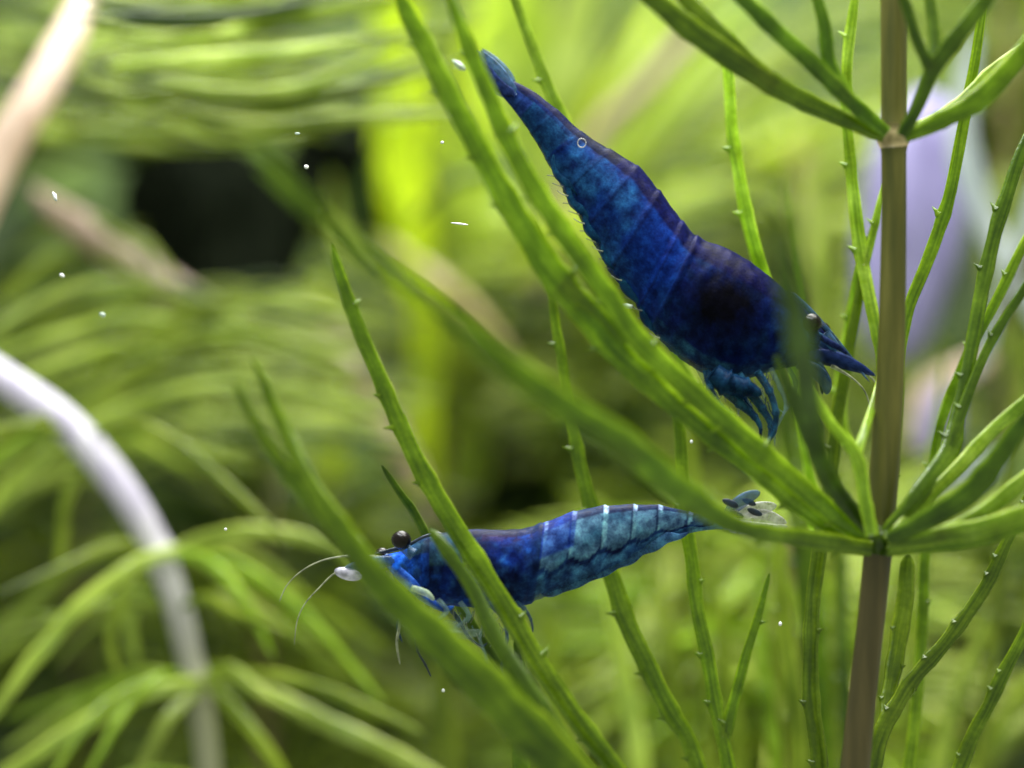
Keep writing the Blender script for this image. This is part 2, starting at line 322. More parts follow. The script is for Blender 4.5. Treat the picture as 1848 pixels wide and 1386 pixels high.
# thin long leaves rising from whorls below the frame, tips crossing behind the shrimp
hb = hw
leaf(hb, [[(1400, 1800, .3, 30), (1262, 1386, .42, 28), (1210, 1285, .42, 34), (1152, 1165, .42, 34), (1105, 1045, .45, 32), (1062, 900, .48, 26), (1036, 780, .5, 22), (1012, 650, .5, 18), (1000, 560, .5, 16), (990, 480, .5, 14), (965, 400, .5, 10)]], M_leaf, 1, seed=16, tooth_gap=118)
leaf(hb, [[(1420, 1800, .3, 30), (1318, 1400, .3, 26), (1288, 1250, .3, 26), (1262, 1120, .3, 25), (1244, 990, .35, 25), (1232, 870, .4, 24), (1226, 770, .45, 20), (1215, 700, .45, 12)], [(1308, 1330, .3, 22), (1335, 1230, .28, 20), (1362, 1130, .25, 15), (1388, 1035, .2, 8)]], M_leaf, 1, seed=17, tooth_gap=125)
leaf(hb, [[(1520, 1800, .3, 30), (1480, 1400, .2, 30), (1464, 1250, .2, 30), (1464, 1120, .2, 28), (1480, 990, .25, 28), (1500, 860, .4, 24), (1520, 700, .45, 22), (1545, 560, .45, 20), (1580, 380, .45, 14)]], M_leaf, 1, seed=18, tooth_gap=150)
leaf(hb, [[(1530, 1800, -.2, 34), (1572, 1400, -.1, 34), (1625, 1260, 0, 28), (1705, 1160, .05, 26), (1780, 1060, .1, 24), (1825, 960, .1, 20), (1880, 850, .1, 14)], [(1600, 1310, 0, 26), (1604, 1250, .1, 28), (1628, 1120, .25, 32), (1640, 1000, .3, 26)]], M_leaf, 1, seed=19, tooth_gap=70, tl=.5)
leaf(hb, [[(1600, 1800, .2, 30), (1730, 1390, .2, 26), (1790, 1260, .2, 24), (1860, 1120, .2, 20), (1920, 1000, .2, 14)]], M_leaf, 1, seed=20, tooth_gap=70, tl=.5)
leaf(hb, [[(1600, 1800, .2, 30), (1655, 1250, .6, 20), (1690, 800, .5, 18), (1790, 560, .3, 18), (1870, 400, .3, 16)]], M_leaf, 1, seed=32)
# leaves behind, between the nodes
leaf(hb, [[(1598, 960, 0, 16), (1596, 800, .2, 20), (1590, 640, .3, 22), (1562, 500, .35, 24), (1543, 380, .35, 24), (1531, 250, .35, 20), (1529, 120, .35, 20), (1545, -40, .35, 16)], [(1562, 480, .35, 14), (1580, 400, .35, 14), (1600, 330, .35, 10)]], M_leafy, 1, seed=21, tooth_gap=118)
leaf(hb, [[(1600, 960, 0, 16), (1616, 760, .1, 20), (1635, 570, .15, 22), (1690, 430, .15, 24), (1724, 300, .1, 22), (1748, 180, .1, 20), (1782, -30, .1, 16)]], M_leaf, 1, seed=22, tooth_gap=150)
leaf(hb, [[(1470, 960, .9, 20), (1440, 700, .8, 22), (1395, 540, .65, 24), (1368, 460, .55, 26), (1345, 370, .5, 24), (1324, 250, .5, 22), (1316, 110, .5, 20), (1320, 60, .5, 14)]], M_leafy, 1, seed=23, tooth_gap=130)
leaf(hb, [[(1250, 700, .9, 20), (1150, 480, .8, 22), (1060, 310, .7, 24), (1005, 190, .6, 22), (960, 80, .6, 20), (912, -40, .6, 14)]], M_leafy, 1, seed=24, tooth_gap=118)
leaf(hb, [[(1530, 800, .9, 20), (1515, 740, .9, 22), (1528, 620, .8, 22), (1545, 520, .6, 18), (1552, 470, .5, 12)]], M_leafy, 1, seed=25, tooth_gap=70)

# ------------------------------------------------------------ second hornwort, below left, in front of the lower shrimp's head
h2 = empty('hornwort_plant', at(1300, 1700, -.8), 'toothed hornwort leaves rising from bottom centre in front of the lower blue shrimp', 'water plant')
leaf(h2, [[(1300, 1640, -.5, 34), (1120, 1400, -.45, 34), (1000, 1240, -.4, 36), (905, 1085, -.35, 36), (822, 950, -.35, 36), (762, 850, -.35, 34), (702, 720, -.35, 30), (655, 610, -.4, 26), (622, 520, -.45, 22), (598, 440, -.5, 14)]], M_leaf, 1, seed=26, tooth_gap=105)
leaf(h2, [[(1240, 1640, -1.2, 80), (1030, 1400, -1.2, 82), (900, 1262, -1.25, 74), (774, 1140, -1.3, 64), (682, 1045, -1.35, 52), (606, 945, -1.35, 42), (548, 855, -1.3, 30), (505, 755, -1.2, 24), (452, 640, -1.2, 12)],
          [(640, 985, -1.2, 42), (555, 900, -1.25, 30), (480, 800, -1.3, 22), (425, 690, -1.3, 10)]], M_leaf, 1, seed=27, tooth_gap=110, thick=.3, tl=.6)
leaf(h2, [[(1180, 1640, -.9, 40), (1060, 1420, -.9, 44), (960, 1260, -.8, 40), (900, 1160, -.7, 30), (850, 1060, -.6, 26), (800, 985, -.55, 22), (775, 955, -.5, 12)]], M_leafd, 0, seed=28)
leaf(h2, [[(1000, 1640, -.4, 40), (940, 1380, -.2, 30), (938, 1230, 0, 22), (930, 1150, .1, 12)]], M_leafd, 1, seed=29)
leaf(h2, [[(1300, 1640, .3, 20), (900, 1200, .3, 18), (762, 950, .3, 16), (725, 895, .25, 14), (690, 840, .2, 7)]], M_leafd, 0, seed=30)

# ------------------------------------------------------------ shrimps
def lerp(a, b, t): return a + (b - a) * t
def mixc(a, b, t):
    t = max(0, min(1, t)); return tuple(lerp(x, y, t) for x, y in zip(a, b))
def fb(x, y, z, o=4):
    return noise.fractal(Vector((x, y, z)), 1.0, 2.0, o)
def body(parent, pairs, y0, wfun, cfun, bounds, ns=14, na=72):
    q = resample([tuple(float(c) for c in p) for p in pairs], ns)
    n = len(q); bm = bmesh.new(); rings = []; data = []
    for i, (dx, dy, vx, vy) in enumerate(q):
        t = i / (n - 1) * (len(pairs) - 1)       # station units
        yy = y0(t)
        dp, vp = at(dx, dy, yy), at(vx, vy, yy)
        c = (dp + vp) * .5; up = (dp - vp) * .5
        h = up.length; wv = wfun(t) * h
        led = 1.0
        for b in bounds:
            e = t - b
            if -.45 < e <= 0: led += .035 * (1 + e / .45)
        ring = []
        for k in range(na):
            a = math.tau * k / na
            ca, sa = math.cos(a), math.sin(a)
            vv = math.copysign(abs(sa) ** .86, sa)
            if ca < 0: vv *= (1 - .35 * (-ca) ** 2)
            r = 1 + .022 * noise.noise(Vector((t * 3.1, math.cos(a) * 3, math.sin(a) * 3))) + (.02 * noise.noise(Vector((t * 14, math.cos(a) * 5, math.sin(a) * 5))) if ca < -.5 else 0)
            p = c + up * (ca * led * r) + YA * (vv * wv * led * r)
            v = bm.verts.new(p); ring.append(v)
            data.append(cfun(t, ca, lerp(vx, dx, (ca + 1) / 2), lerp(vy, dy, (ca + 1) / 2), sa))
        rings.append(ring)
    for i in range(n - 1):
        for k in range(na):
            bm.faces.new((rings[i][k], rings[i][(k + 1) % na], rings[i + 1][(k + 1) % na], rings[i + 1][k]))
    bm.faces.new(rings[0]); bm.faces.new(rings[-1][::-1])
    o = obj('body', bm, M_shell, parent)
    ca_ = o.data.color_attributes.new('pigment', 'FLOAT_COLOR', 'POINT')
    for i, c in enumerate(data): ca_.data[i].color = c
    return o
def limb(parent, name, pts, y, mat, n=8, flat=1.0, joints=True, tint=(.016, .06, .15, .8)):
    """pts: (px,py,width_px[,dy])"""
    q = resample([(float(p[0]), float(p[1]), float(p[2]), float(p[3]) if len(p) > 3 else 0.) for p in pts], 6)
    P = [at(a, b, y + d) for a, b, c, d in q]; HW = [max(wpx(c) * .5, .003) for a, b, c, d in q]
    if joints:
        for i in range(6, len(q) - 3, 6): HW[i] *= 1.3
    m = len(q)
    for i in range(m):
        f = i / (m - 1)
        if f > .84: HW[i] *= max(.12, math.sqrt(max(0, 1 - ((f - .84) / .16) ** 2)))
        if f < .08 and flat < .5: HW[i] *= .5
    bm = bmesh.new(); tube(bm, P, HW, [h * flat for h in HW], n)
    o = obj(name, bm, mat, parent)
    if mat is M_shell:
        at_ = o.data.color_attributes.new('pigment', 'FLOAT_COLOR', 'POINT')
        for d in at_.data: d.color = tint
    return o
def ball(parent, name, c, r, mat, sx=1, sy=1, sz=1, rot=0):
    bm = bmesh.new(); bmesh.ops.create_icosphere(bm, subdivisions=4, radius=r)
    for v in bm.verts: v.co = Vector((v.co.x * sx, v.co.y * sy, v.co.z * sz))
    bmesh.ops.rotate(bm, verts=bm.verts, cent=(0, 0, 0), matrix=Matrix.Rotation(rot, 3, 'Y'))
    bmesh.ops.translate(bm, verts=bm.verts, vec=c); return obj(name, bm, mat, parent)

# --- lower shrimp
PA = [(686, 1004, 690, 1013), (702, 1000, 712, 1040), (730, 992, 735, 1060), (762, 973, 762, 1078), (800, 962, 800, 1090), (850, 955, 850, 1096), (900, 956, 905, 1097), (945, 954, 935, 1096),
      (985, 942, 968, 1083), (1035, 924, 1020, 1064), (1092, 913, 1080, 1042), (1145, 911, 1135, 1016), (1190, 912, 1185, 988), (1245, 924, 1240, 964), (1290, 935, 1288, 956), (1335, 947, 1335, 956)]
NAVY = (.006, .010, .055); MIDB = (.022, .06, .20); STEEL = (.12, .20, .31); BRI = (.03, .17, .95); PALE = (.20, .34, .42); ROYAL = (.008, .03, .26); VIO = (.02, .012, .10)
def colA(t, s, x, y, sd):
    n1 = fb(x * .018, y * .018, sd * 1.2 + 3); n2 = fb(x * .05, y * .05, sd + 9)
    al = 1.0
    if t < 3.4:                                   # face
        c = mixc(BRI, MIDB, .35 + n2 * 1.4)
        c = mixc(c, PALE, max(0, n1 * 1.5 - .15))
        if s > .55 and t > 2.2: c = mixc(c, (.05, .10, .09), .8); al = .8
        c = mixc(c, NAVY, max(0, (t - 2.3)) * .8)
    elif t < 7.9:                                 # carapace
        c = mixc(NAVY, ROYAL, .25 + n1 * 1.0)
        c = mixc(c, MIDB, max(0, n2 * 1.2) + max(0, -s - .2) * .5)
        c = mixc(c, BRI, max(0, fb(x * .03, y * .03, 22) * 1.3 - .25) * (1 if t < 5.5 else .5))
        if s > .86: c = mixc(c, NAVY, .9)
        if .72 < s <= .88 and x > 870 and n2 > -.05: c = mixc(c, (.05, .012, .07), .5)
        if s > .1 and t < 4.6: c = mixc(c, (.04, .09, .09), .55)
        c = mixc(c, MIDB, max(0, (t - 7.0)) * .5 + (.25 if s < -.3 and t > 6.7 else 0))
    else:                                          # abdomen
        e = min(abs(t - b) for b in (8, 9, 10, 11, 12, 13))
        tt = t - 8
        plev = -.22 + .10 * math.cos(tt * math.tau)          # lower rim of the plates
        if t < 14 and s > plev:
            c = mixc(STEEL, (.03, .08, .15), .35 + n1 * 1.3)
            c = mixc(c, NAVY, max(0, (t - 10.8)) * .22 * (1 + n2))
            fr = t - math.floor(t)
            if fr < .07 + n1 * .10: c = mixc(c, PALE, .35 + n2 * 1.6)
            elif fr > .90 + n2 * .1: c = mixc(c, NAVY, .8)
            if s > .8: c = mixc(c, NAVY, .9) if fr > .12 else mixc(c, (.55, .55, .85), .7)
            if t < 9.1 and s > .1: c = mixc(c, ROYAL, .7)
        elif t < 14 and s > plev - .16:
            c = mixc(NAVY, MIDB, .25 + n2)
        else:
            c = mixc(MIDB, (.08, .20, .40), .45 + n2 * 1.2)
            c = mixc(c, NAVY, max(0, n1 * 1.1))
            al = 1 - max(0, (-s - .72)) * 2.2
            if t > 13: c = mixc(c, PALE, .3)
        if t > 14: al *= .85
    k = 1.0 if t < 3 else .78 if t < 7.9 else 1.15
    return (c[0] * k * .85, c[1] * k, c[2] * k, max(.15, min(1, al)))
sa = empty('shrimp', at(905, 1097, 0), 'blue shrimp facing left with black eye, pale banded abdomen and raised see-through tail fan', 'shrimp', 'blue shrimps among the hornwort')
body(sa, PA, lambda t: .0, lambda t: (.62 if t < 3 else .78 if t < 8 else max(.55, .78 - (t - 8) * .04)), colA, (7.85, 9, 10, 11, 12, 13))
e1 = ball(sa, 'eye', at(724, 974, -.13), wpx(18), M_eye, 1, 1, .92)
limb(sa, 'eyestalk', [(726, 984, 20), (738, 995, 20), (748, 1002, 26)], -.1, M_fan, joints=False)
ball(sa, 'eye', at(690, 1003, .13), wpx(15), M_eye)
limb(sa, 'eyestalk', [(694, 1006, 16), (708, 1008, 18), (728, 1008, 22)], .1, M_fan, joints=False)
limb(sa, 'rostrum', [(800, 964, 12), (770, 970, 12), (738, 984, 9), (700, 994, 6), (676, 999, 2)], 0, M_limbk, flat=.4, joints=False)
# head appendages, segmented bases and scales
limb(sa, 'antennal_scale', [(712, 1012, 16), (690, 1014, 22), (665, 1018, 22), (640, 1022, 16), (622, 1024, 5)], -.12, M_fan, flat=.25, joints=False)
ball(sa, 'antennal_scale', at(628, 1036, -.1), wpx(22), M_scaleW, 1.15, .4, .5, .25)
for nm, pts, y in [('antennule', [(690, 1008, 9), (660, 1004, 7), (620, 1004, 3.6), (580, 1012, 2.6), (545, 1030, 2.3), (518, 1056, 2.1), (504, 1086, 2.8)], -.06),
                   ('antennule', [(690, 1014, 8), (650, 1016, 7), (605, 1034, 3.6), (575, 1062, 2.6), (550, 1090, 2.3), (536, 1122, 2.1), (531, 1164, 2.2)], .04),
                   ('antenna', [(700, 1030, 10), (716, 1075, 6), (722, 1120, 6), (716, 1160, 5), (722, 1200, 4)], .1)]:
    limb(sa, nm, pts, y, M_ant, joints=False)
legsA = [([(760, 1070, 16), (772, 1092, 15), (768, 1120, 11), (760, 1140, 9), (748, 1160, 12, .02)], -.12, M_limb), ([(750, 1150, 10), (754, 1175, 7), (768, 1200, 6), (778, 1222, 5)], -.06, M_limbk),
         ([(790, 1082, 16), (806, 1102, 15), (790, 1122, 12), (812, 1138, 10), (834, 1140, 7)], -.16, M_limbp), ([(830, 1086, 16), (846, 1112, 14), (824, 1132, 12), (806, 1150, 8), (795, 1152, 4)], -.14, M_limbp),
         ([(860, 1086, 16), (880, 1110, 13), (866, 1150, 10), (878, 1190, 8), (872, 1222, 5)], -.1, M_limbp), ([(880, 1086, 15), (908, 1118, 12), (915, 1156, 9), (905, 1200, 6), (914, 1230, 4)], -.16, M_limb),
         ([(905, 1088, 14), (922, 1104, 12), (938, 1128, 9), (930, 1162, 6), (936, 1180, 4)], .12, M_limbp), ([(930, 1085, 16), (946, 1098, 12), (958, 1118, 8), (962, 1142, 5)], -.1, M_limb),
         ([(800, 1085, 15), (826, 1116, 12), (846, 1150, 10), (868, 1166, 7), (880, 1160, 4)], .12, M_limb), ([(740, 1060, 14), (728, 1090, 10), (718, 1130, 8), (726, 1160, 6)], .14, M_limb)]
for pts, y, m in legsA: limb(sa, 'walking_leg', [(a, b, c * .6) for a, b, c in [p[:3] for p in pts]], y, m)
for i in range(40):
    x0 = R.uniform(770, 940); y0 = R.uniform(1090, 1150); a = R.uniform(-.9, .9); l_ = R.uniform(8, 26)
    limb(sa, 'bristle', [(x0, y0, 2.5), (x0 + a * l_ * .5, y0 + l_ * .6, 2), (x0 + a * l_ * 1.2, y0 + l_, 1)], R.uniform(-.12, .15), R.choice([M_ant, M_limbp]), n=5, joints=False)
for x0, y0, r_, a in [(822, 1130, 22, .3), (846, 1144, 20, -.2)]:
    ball(sa, 'mouthpart', at(x0, y0, -.06), wpx(r_), M_haze, 1.2, .2, .4, a)  # flat clear scraps of film among the legs, not mouthparts
limb(sa, 'mouthpart', [(742, 1060, 10), (758, 1066, 13), (772, 1072, 12), (784, 1084, 6)], -.17, M_scrap, flat=.5, joints=False)
limb(sa, 'mouthpart', [(716, 1030, 20), (740, 1052, 22), (765, 1078, 16), (800, 1098, 12), (820, 1094, 6)], -.14, M_shell, flat=.5, joints=False, tint=(.03, .10, .45, 1))
SWA = [(975, 1076), (1020, 1060), (1068, 1040), (1116, 1018), (1160, 994), (1205, 972), (1250, 958)]
for i in range(5):
    (x, y_), (x2, y2) = SWA[i], SWA[i + 1]
    for sd in (-1, 1):
        limb(sa, 'swimmeret', [(x + 2, y_ - 14, 20), (x + 18, y_ - 12 + sd, 26), (x2 - 4, y2 - 2, 22), (x2 + 22, y2 - 4, 10), (x2 + 38, y2 - 12, 4)], sd * .05, M_shell, flat=.3, joints=False, tint=(.07, .17, .34, .65))
# tail
limb(sa, 'telson', [(1300, 944, 24), (1335, 948, 20), (1375, 950, 14), (1405, 950, 5)], -.01, M_fanp, flat=.4, joints=False)
limb(sa, 'uropod', [(1312, 940, 14), (1320, 920, 22), (1345, 900, 24), (1372, 888, 12)], -.09, M_fan, flat=.2, joints=False)
limb(sa, 'uropod', [(1315, 944, 14), (1335, 928, 22), (1370, 918, 26), (1402, 912, 12)], -.05, M_fanp, flat=.2, joints=False)
limb(sa, 'uropod', [(1315, 948, 14), (1345, 936, 20), (1382, 932, 26), (1420, 944, 10)], .06, M_fanp, flat=.2, joints=False)
limb(sa, 'uropod', [(1312, 952, 14), (1340, 955, 18), (1380, 955, 20), (1422, 950, 8)], .1, M_fanp, flat=.2, joints=False)
for px, py, a, b in [(1318, 908, 13, .6), (1352, 906, 11, .3), (1362, 924, 12, .4), (1330, 928, 11, .5)]:
    ball(sa, 'pigment_spot', at(px, py, -.115 + (px - 1318) * .001), wpx(a), M_limbk, 1.2, .25, .5, .4)

# --- upper shrimp
PB = [(1512, 628, 1500, 650), (1480, 590, 1462, 656), (1440, 545, 1400, 668), (1395, 505, 1335, 684), (1350, 470, 1270, 674), (1305, 446, 1215, 636), (1262, 430, 1178, 598), (1232, 400, 1150, 552),
      (1190, 345, 1098, 485), (1150, 300, 1055, 408), (1100, 270, 1018, 345), (1050, 238, 985, 287), (1005, 198, 957, 240), (955, 160, 925, 196), (905, 138, 890, 156)]
def colB(t, s, x, y, sd):
    n1 = fb(x * .014, y * .014, sd * 1.2 + 13); n2 = fb(x * .045, y * .045, sd + 29)
    base = mixc((.006, .035, .17), (.02, .11, .26), .4 + n1 * 1.6)
    base = mixc(base, (.006, .02, .10), max(0, n2 * 1.1))
    if t < 6.2:
        base = mixc(base, (.007, .024, .19), .65 + n2 * .4)
        d = math.hypot((x - 1298) / 84, (y - 550) / 76) + n2 * .2
        base = mixc(base, (.0015, .0015, .006), max(0, 1.35 - d * .85))
        if s < -.72: base = mixc(base, (.03, .12, .22), .6 + n2)
        if t < 1.9: base = mixc(base, (.03, .07, .12), .6)
    else:
        base = mixc(base, (.006, .04, .26), max(0, 1 - abs(t - 7) * .7))
    if s > .60: base = mixc(base, (.004, .004, .05) if t < 9.5 else (.002, .004, .02), .9)
    if t > 11: base = mixc(base, (.012, .07, .13) if s < .4 else NAVY, .6)
    if t > 12.6: base = mixc(base, (.03, .07, .28), .7) if s < .3 else mixc(base, NAVY, .5)
    fr = t - math.floor(t)
    if t > 6.8 and fr > .9 : base = mixc(base, NAVY, .45)
    al = 1 - max(0, -s - .86) * 2.5
    kk = .68 if t < 5.6 else .68 + .14 * min(1, (t - 5.6) / 1.2)
    base = (base[0] * kk * .9, base[1] * kk * .8, base[2] * kk)
    return (*base, max(.3, min(1, al)))
yb = lambda t: .08 + t * .006
sb = empty('shrimp', at(1335, 684, .1), 'large deep blue shrimp head down with near black thorax and pointed tail at the top', 'shrimp', 'blue shrimps among the hornwort')
body(sb, PB, yb, lambda t: (.66 if t < 2 else .72 if t < 6 else .74), colB, (6.2, 7, 8, 9, 10, 11, 12))
ball(sb, 'eye', at(1466, 583, -.14), wpx(17), M_eye)
limb(sb, 'eyestalk', [(1466, 592, 18), (1470, 606, 20), (1468, 622, 24)], -.1, M_scale, joints=False)
ball(sb, 'eye', at(1484, 596, .22), wpx(15), M_eye)
limb(sb, 'rostrum', [(1420, 526, 14), (1455, 556, 13), (1490, 592, 10), (1522, 628, 6), (1545, 655, 2)], 0.08, M_limb, flat=.4, joints=False)
limb(sb, 'antennule', [(1490, 600, 14), (1506, 622, 15), (1520, 645, 10), (1545, 662, 6), (1570, 690, 3)], -.02, M_fan, flat=.7, joints=False)
limb(sb, 'antennal_scale', [(1460, 642, 20), (1488, 642, 24), (1520, 650, 24), (1550, 662, 16), (1572, 672, 5)], -.1, M_scale, flat=.25, joints=False)
limb(sb, 'antennal_scale', [(1478, 650, 14), (1510, 652, 24), (1545, 662, 20), (1580, 678, 5)], .12, M_scale, flat=.25, joints=False)
limb(sb, 'antenna', [(1500, 660, 8), (1535, 680, 4), (1560, 705, 3), (1572, 740, 3)], -.02, M_ant, joints=False)
for k, (a, b, c_, d_) in enumerate([(1500, 620, 1530, 640), (1485, 610, 1510, 640), (1495, 640, 1540, 655), (1475, 655, 1500, 690), (1480, 665, 1484, 712)]):
    limb(sb, 'mouthpart', [(a - 20, b - 12, 10), (a, b, 12), ((a + c_) / 2, (b + d_) / 2 - 2, 10), (c_, d_, 5)], -.16 + k * .06, M_shell, tint=(.02, .06, .12, .7) if k % 2 else (.012, .02, .08, .9), flat=.6, joints=False)
limb(sb, 'antenna', [(1535, 655, 5), (1580, 690, 3), (1610, 760, 2.5), (1600, 830, 2)], .25, M_ant, joints=False)
limb(sb, 'mouthpart', [(1440, 655, 20), (1470, 668, 26), (1490, 690, 22), (1492, 712, 10)], 0, M_limb, flat=.6, joints=False)
legsB = [([(1285, 672, 40), (1310, 690, 44), (1345, 700, 34), (1375, 712, 14)], -.12, M_limbk), ([(1310, 690, 22), (1345, 730, 20), (1370, 765, 12), (1372, 800, 6)], .12, M_limbk), ([(1290, 668, 34), (1305, 700, 30), (1335, 728, 26), (1362, 752, 18), (1376, 778, 10)], -.1, M_limb), ([(1330, 676, 34), (1352, 706, 30), (1376, 738, 22), (1392, 770, 18), (1384, 808, 12)], -.08, M_limb),
         ([(1366, 670, 24), (1388, 705, 20), (1400, 745, 18), (1396, 780, 14), (1378, 808, 8)], -.12, M_limb), ([(1390, 664, 18), (1408, 700, 14), (1418, 735, 10), (1400, 775, 8), (1398, 805, 5)], 0, M_limbp),
         ([(1300, 675, 30), (1330, 700, 28), (1350, 735, 22), (1370, 765, 12)], .05, M_limbk), ([(1262, 662, 26), (1276, 690, 22), (1290, 712, 14), (1306, 742, 8)], .1, M_limbp),
         ([(1420, 660, 16), (1436, 690, 14), (1430, 722, 10), (1412, 750, 7)], .15, M_limbp), ([(1275, 668, 24), (1282, 700, 18), (1300, 730, 12), (1330, 752, 6)], -.14, M_limb)]
for i, (pts, y, m) in enumerate(legsB):
    limb(sb, 'walking_leg', [(a, b, c * (.95 if i < 1 else .62)) for a, b, c in pts], y, M_shell if m is not M_limbp else m, tint=(.008, .035, .09, .9) if m is M_limbk else (.02, .07, .14, .8))
for i in range(60):
    x0 = R.uniform(1262, 1400); y0 = R.uniform(668, 740); a = R.uniform(-.5, .9); l_ = R.uniform(10, 30)
    limb(sb, 'bristle', [(x0, y0, 2.5), (x0 + a * l_ * .5, y0 + l_ * .6, 2), (x0 + a * l_ * 1.2, y0 + l_, 1)], R.uniform(-.12, .15), R.choice([M_ant, M_film, M_limbp]), n=5, joints=False)
SWB = [(1196, 618), (1165, 570), (1128, 515), (1094, 462), (1060, 412), (1030, 362), (1002, 312), (974, 262)]
for i in range(6):
    (x, y_), (x2, y2) = SWB[i], SWB[i + 1]
    k = 1 - i * .1
    for sd in (-1, 1):
        limb(sb, 'swimmeret', [(x + 16, y_ - 8, 20 * k), (x + 8, y_ - 20 + sd * 3, 28 * k), (x2 + 7 + sd * 2, y2 + 6, 25 * k), (x2 - 3, y2 - 18, 16 * k), (x2 - 3, y2 - 34, 4)], .1 + sd * .04, M_shell, flat=.25, joints=False, tint=(.01, .055, .13, .75))
    for q in range(3):
        f = (q + .5) / 3; bx, by = lerp(x, x2, f), lerp(y_, y2, f)
        limb(sb, 'bristle', [(bx, by, 3), (bx - 10, by - 3, 2), (bx - 20, by - 10 + q * 3, 1)], .05 + q * .04, M_ant, joints=False)
limb(sb, 'telson', [(925, 166, 24), (900, 136, 20), (878, 112, 13), (858, 90, 4)], .17, M_fan, flat=.4, joints=False)
for dx, dy, y, m in [(-4, 8, .08, M_scale), (8, -2, .1, M_fan), (-8, 14, .24, M_fan), (12, -6, .26, M_fan)]:
    limb(sb, 'uropod', [(930, 172, 16), (904 + dx, 146 + dy, 22), (882 + dx, 118 + dy, 18), (862 + dx * .6, 92 + dy * .8, 4)], y, m, flat=.22, joints=False)

# ------------------------------------------------------------ background plants
def proto(kind, seed):
    """a forked leaf along +X, base at the origin, drooping towards -Z, unit length"""
    rr = random.Random(seed); bm = bmesh.new()
    dr = rr.uniform(.12, .38); f = rr.uniform(.35, .5)
    def path(t0, t1, ang, base=None):
        P = []
        for i in range(9):
            t = lerp(t0, t1, i / 8)
            P.append(Vector((t, ang * (t - t0) * .6, .12 * t - dr * t * t + ang * (t - t0) * .5)))
        return P
    wd = .018
    tube(bm, path(0, f, 0), [wd] * 9, [wd * .6] * 9, 7)
    for a in (-.28, .28) if kind else (-.2, .22, .02):
        P = path(f, 1, a * rr.uniform(.7, 1.2)); tube(bm, P, [wd * (1 - .75 * (i / 8) ** 2) for i in range(9)], [wd * .5] * 9, 7)
    me = bpy.data.meshes.new('leaf'); bm.normal_update(); bm.to_mesh(me); bm.free()
    for p in me.polygons: p.use_smooth = True
    return me
PROTOS = {}
def get_proto(mat, k):
    key = (mat.name, k)
    if key not in PROTOS:
        me = proto(k % 2, k * 7 + 1); me.materials.append(mat); PROTOS[key] = me
    return PROTOS[key]
HOLES = [(400, 420, 60, 85), (632, 330, 45, 95), (900, 840, 75, 65), (600, 815, 50, 45), (1690, 420, 55, 190)]
def blocked(p):
    s = K * (D + p.y) / D; px = p.x / s + 924; py = 693 - p.z / s
    return any(((px - a) / c) ** 2 + ((py - b) / d) ** 2 < 1 for a, b, c, d in HOLES)
def whorls(parent, nodes, mats, length, n=9, fat=1.0, axis=(0, 0, 1), spread=1.0, cone_up=.25, holes=True):
    ax = Vector(axis).normalized(); cnt = 0
    qa = Vector((0, 0, 1)).rotation_difference(ax)
    for (x, y_, d) in nodes:
        c = at(x, y_, d); a0 = R.uniform(0, 6.28)
        for k in range(n):
            a = a0 + math.tau * k / n * spread + R.uniform(-.15, .15)
            L_ = length * R.uniform(.75, 1.2)
            e = cone_up + R.uniform(-.15, .15)
            rot = qa @ Quaternion((0, 0, 1), a) @ Quaternion((0, 1, 0), -e)
            if holes:
                ok = True
                for f in (.3, .5, .7, .9, 1.0):
                    if blocked(c + rot @ Vector((L_ * f, 0, 0))): ok = False
                if not ok: continue
            o = bpy.data.objects.new('leaf', get_proto(R.choice(mats), R.randrange(4)))
            COL.objects.link(o); o.parent = parent
            o.location = c - parent.location; o.rotation_mode = 'QUATERNION'; o.rotation_quaternion = rot
            o.scale = (L_, L_ * fat, L_ * fat * 1.0); cnt += 1
    return cnt
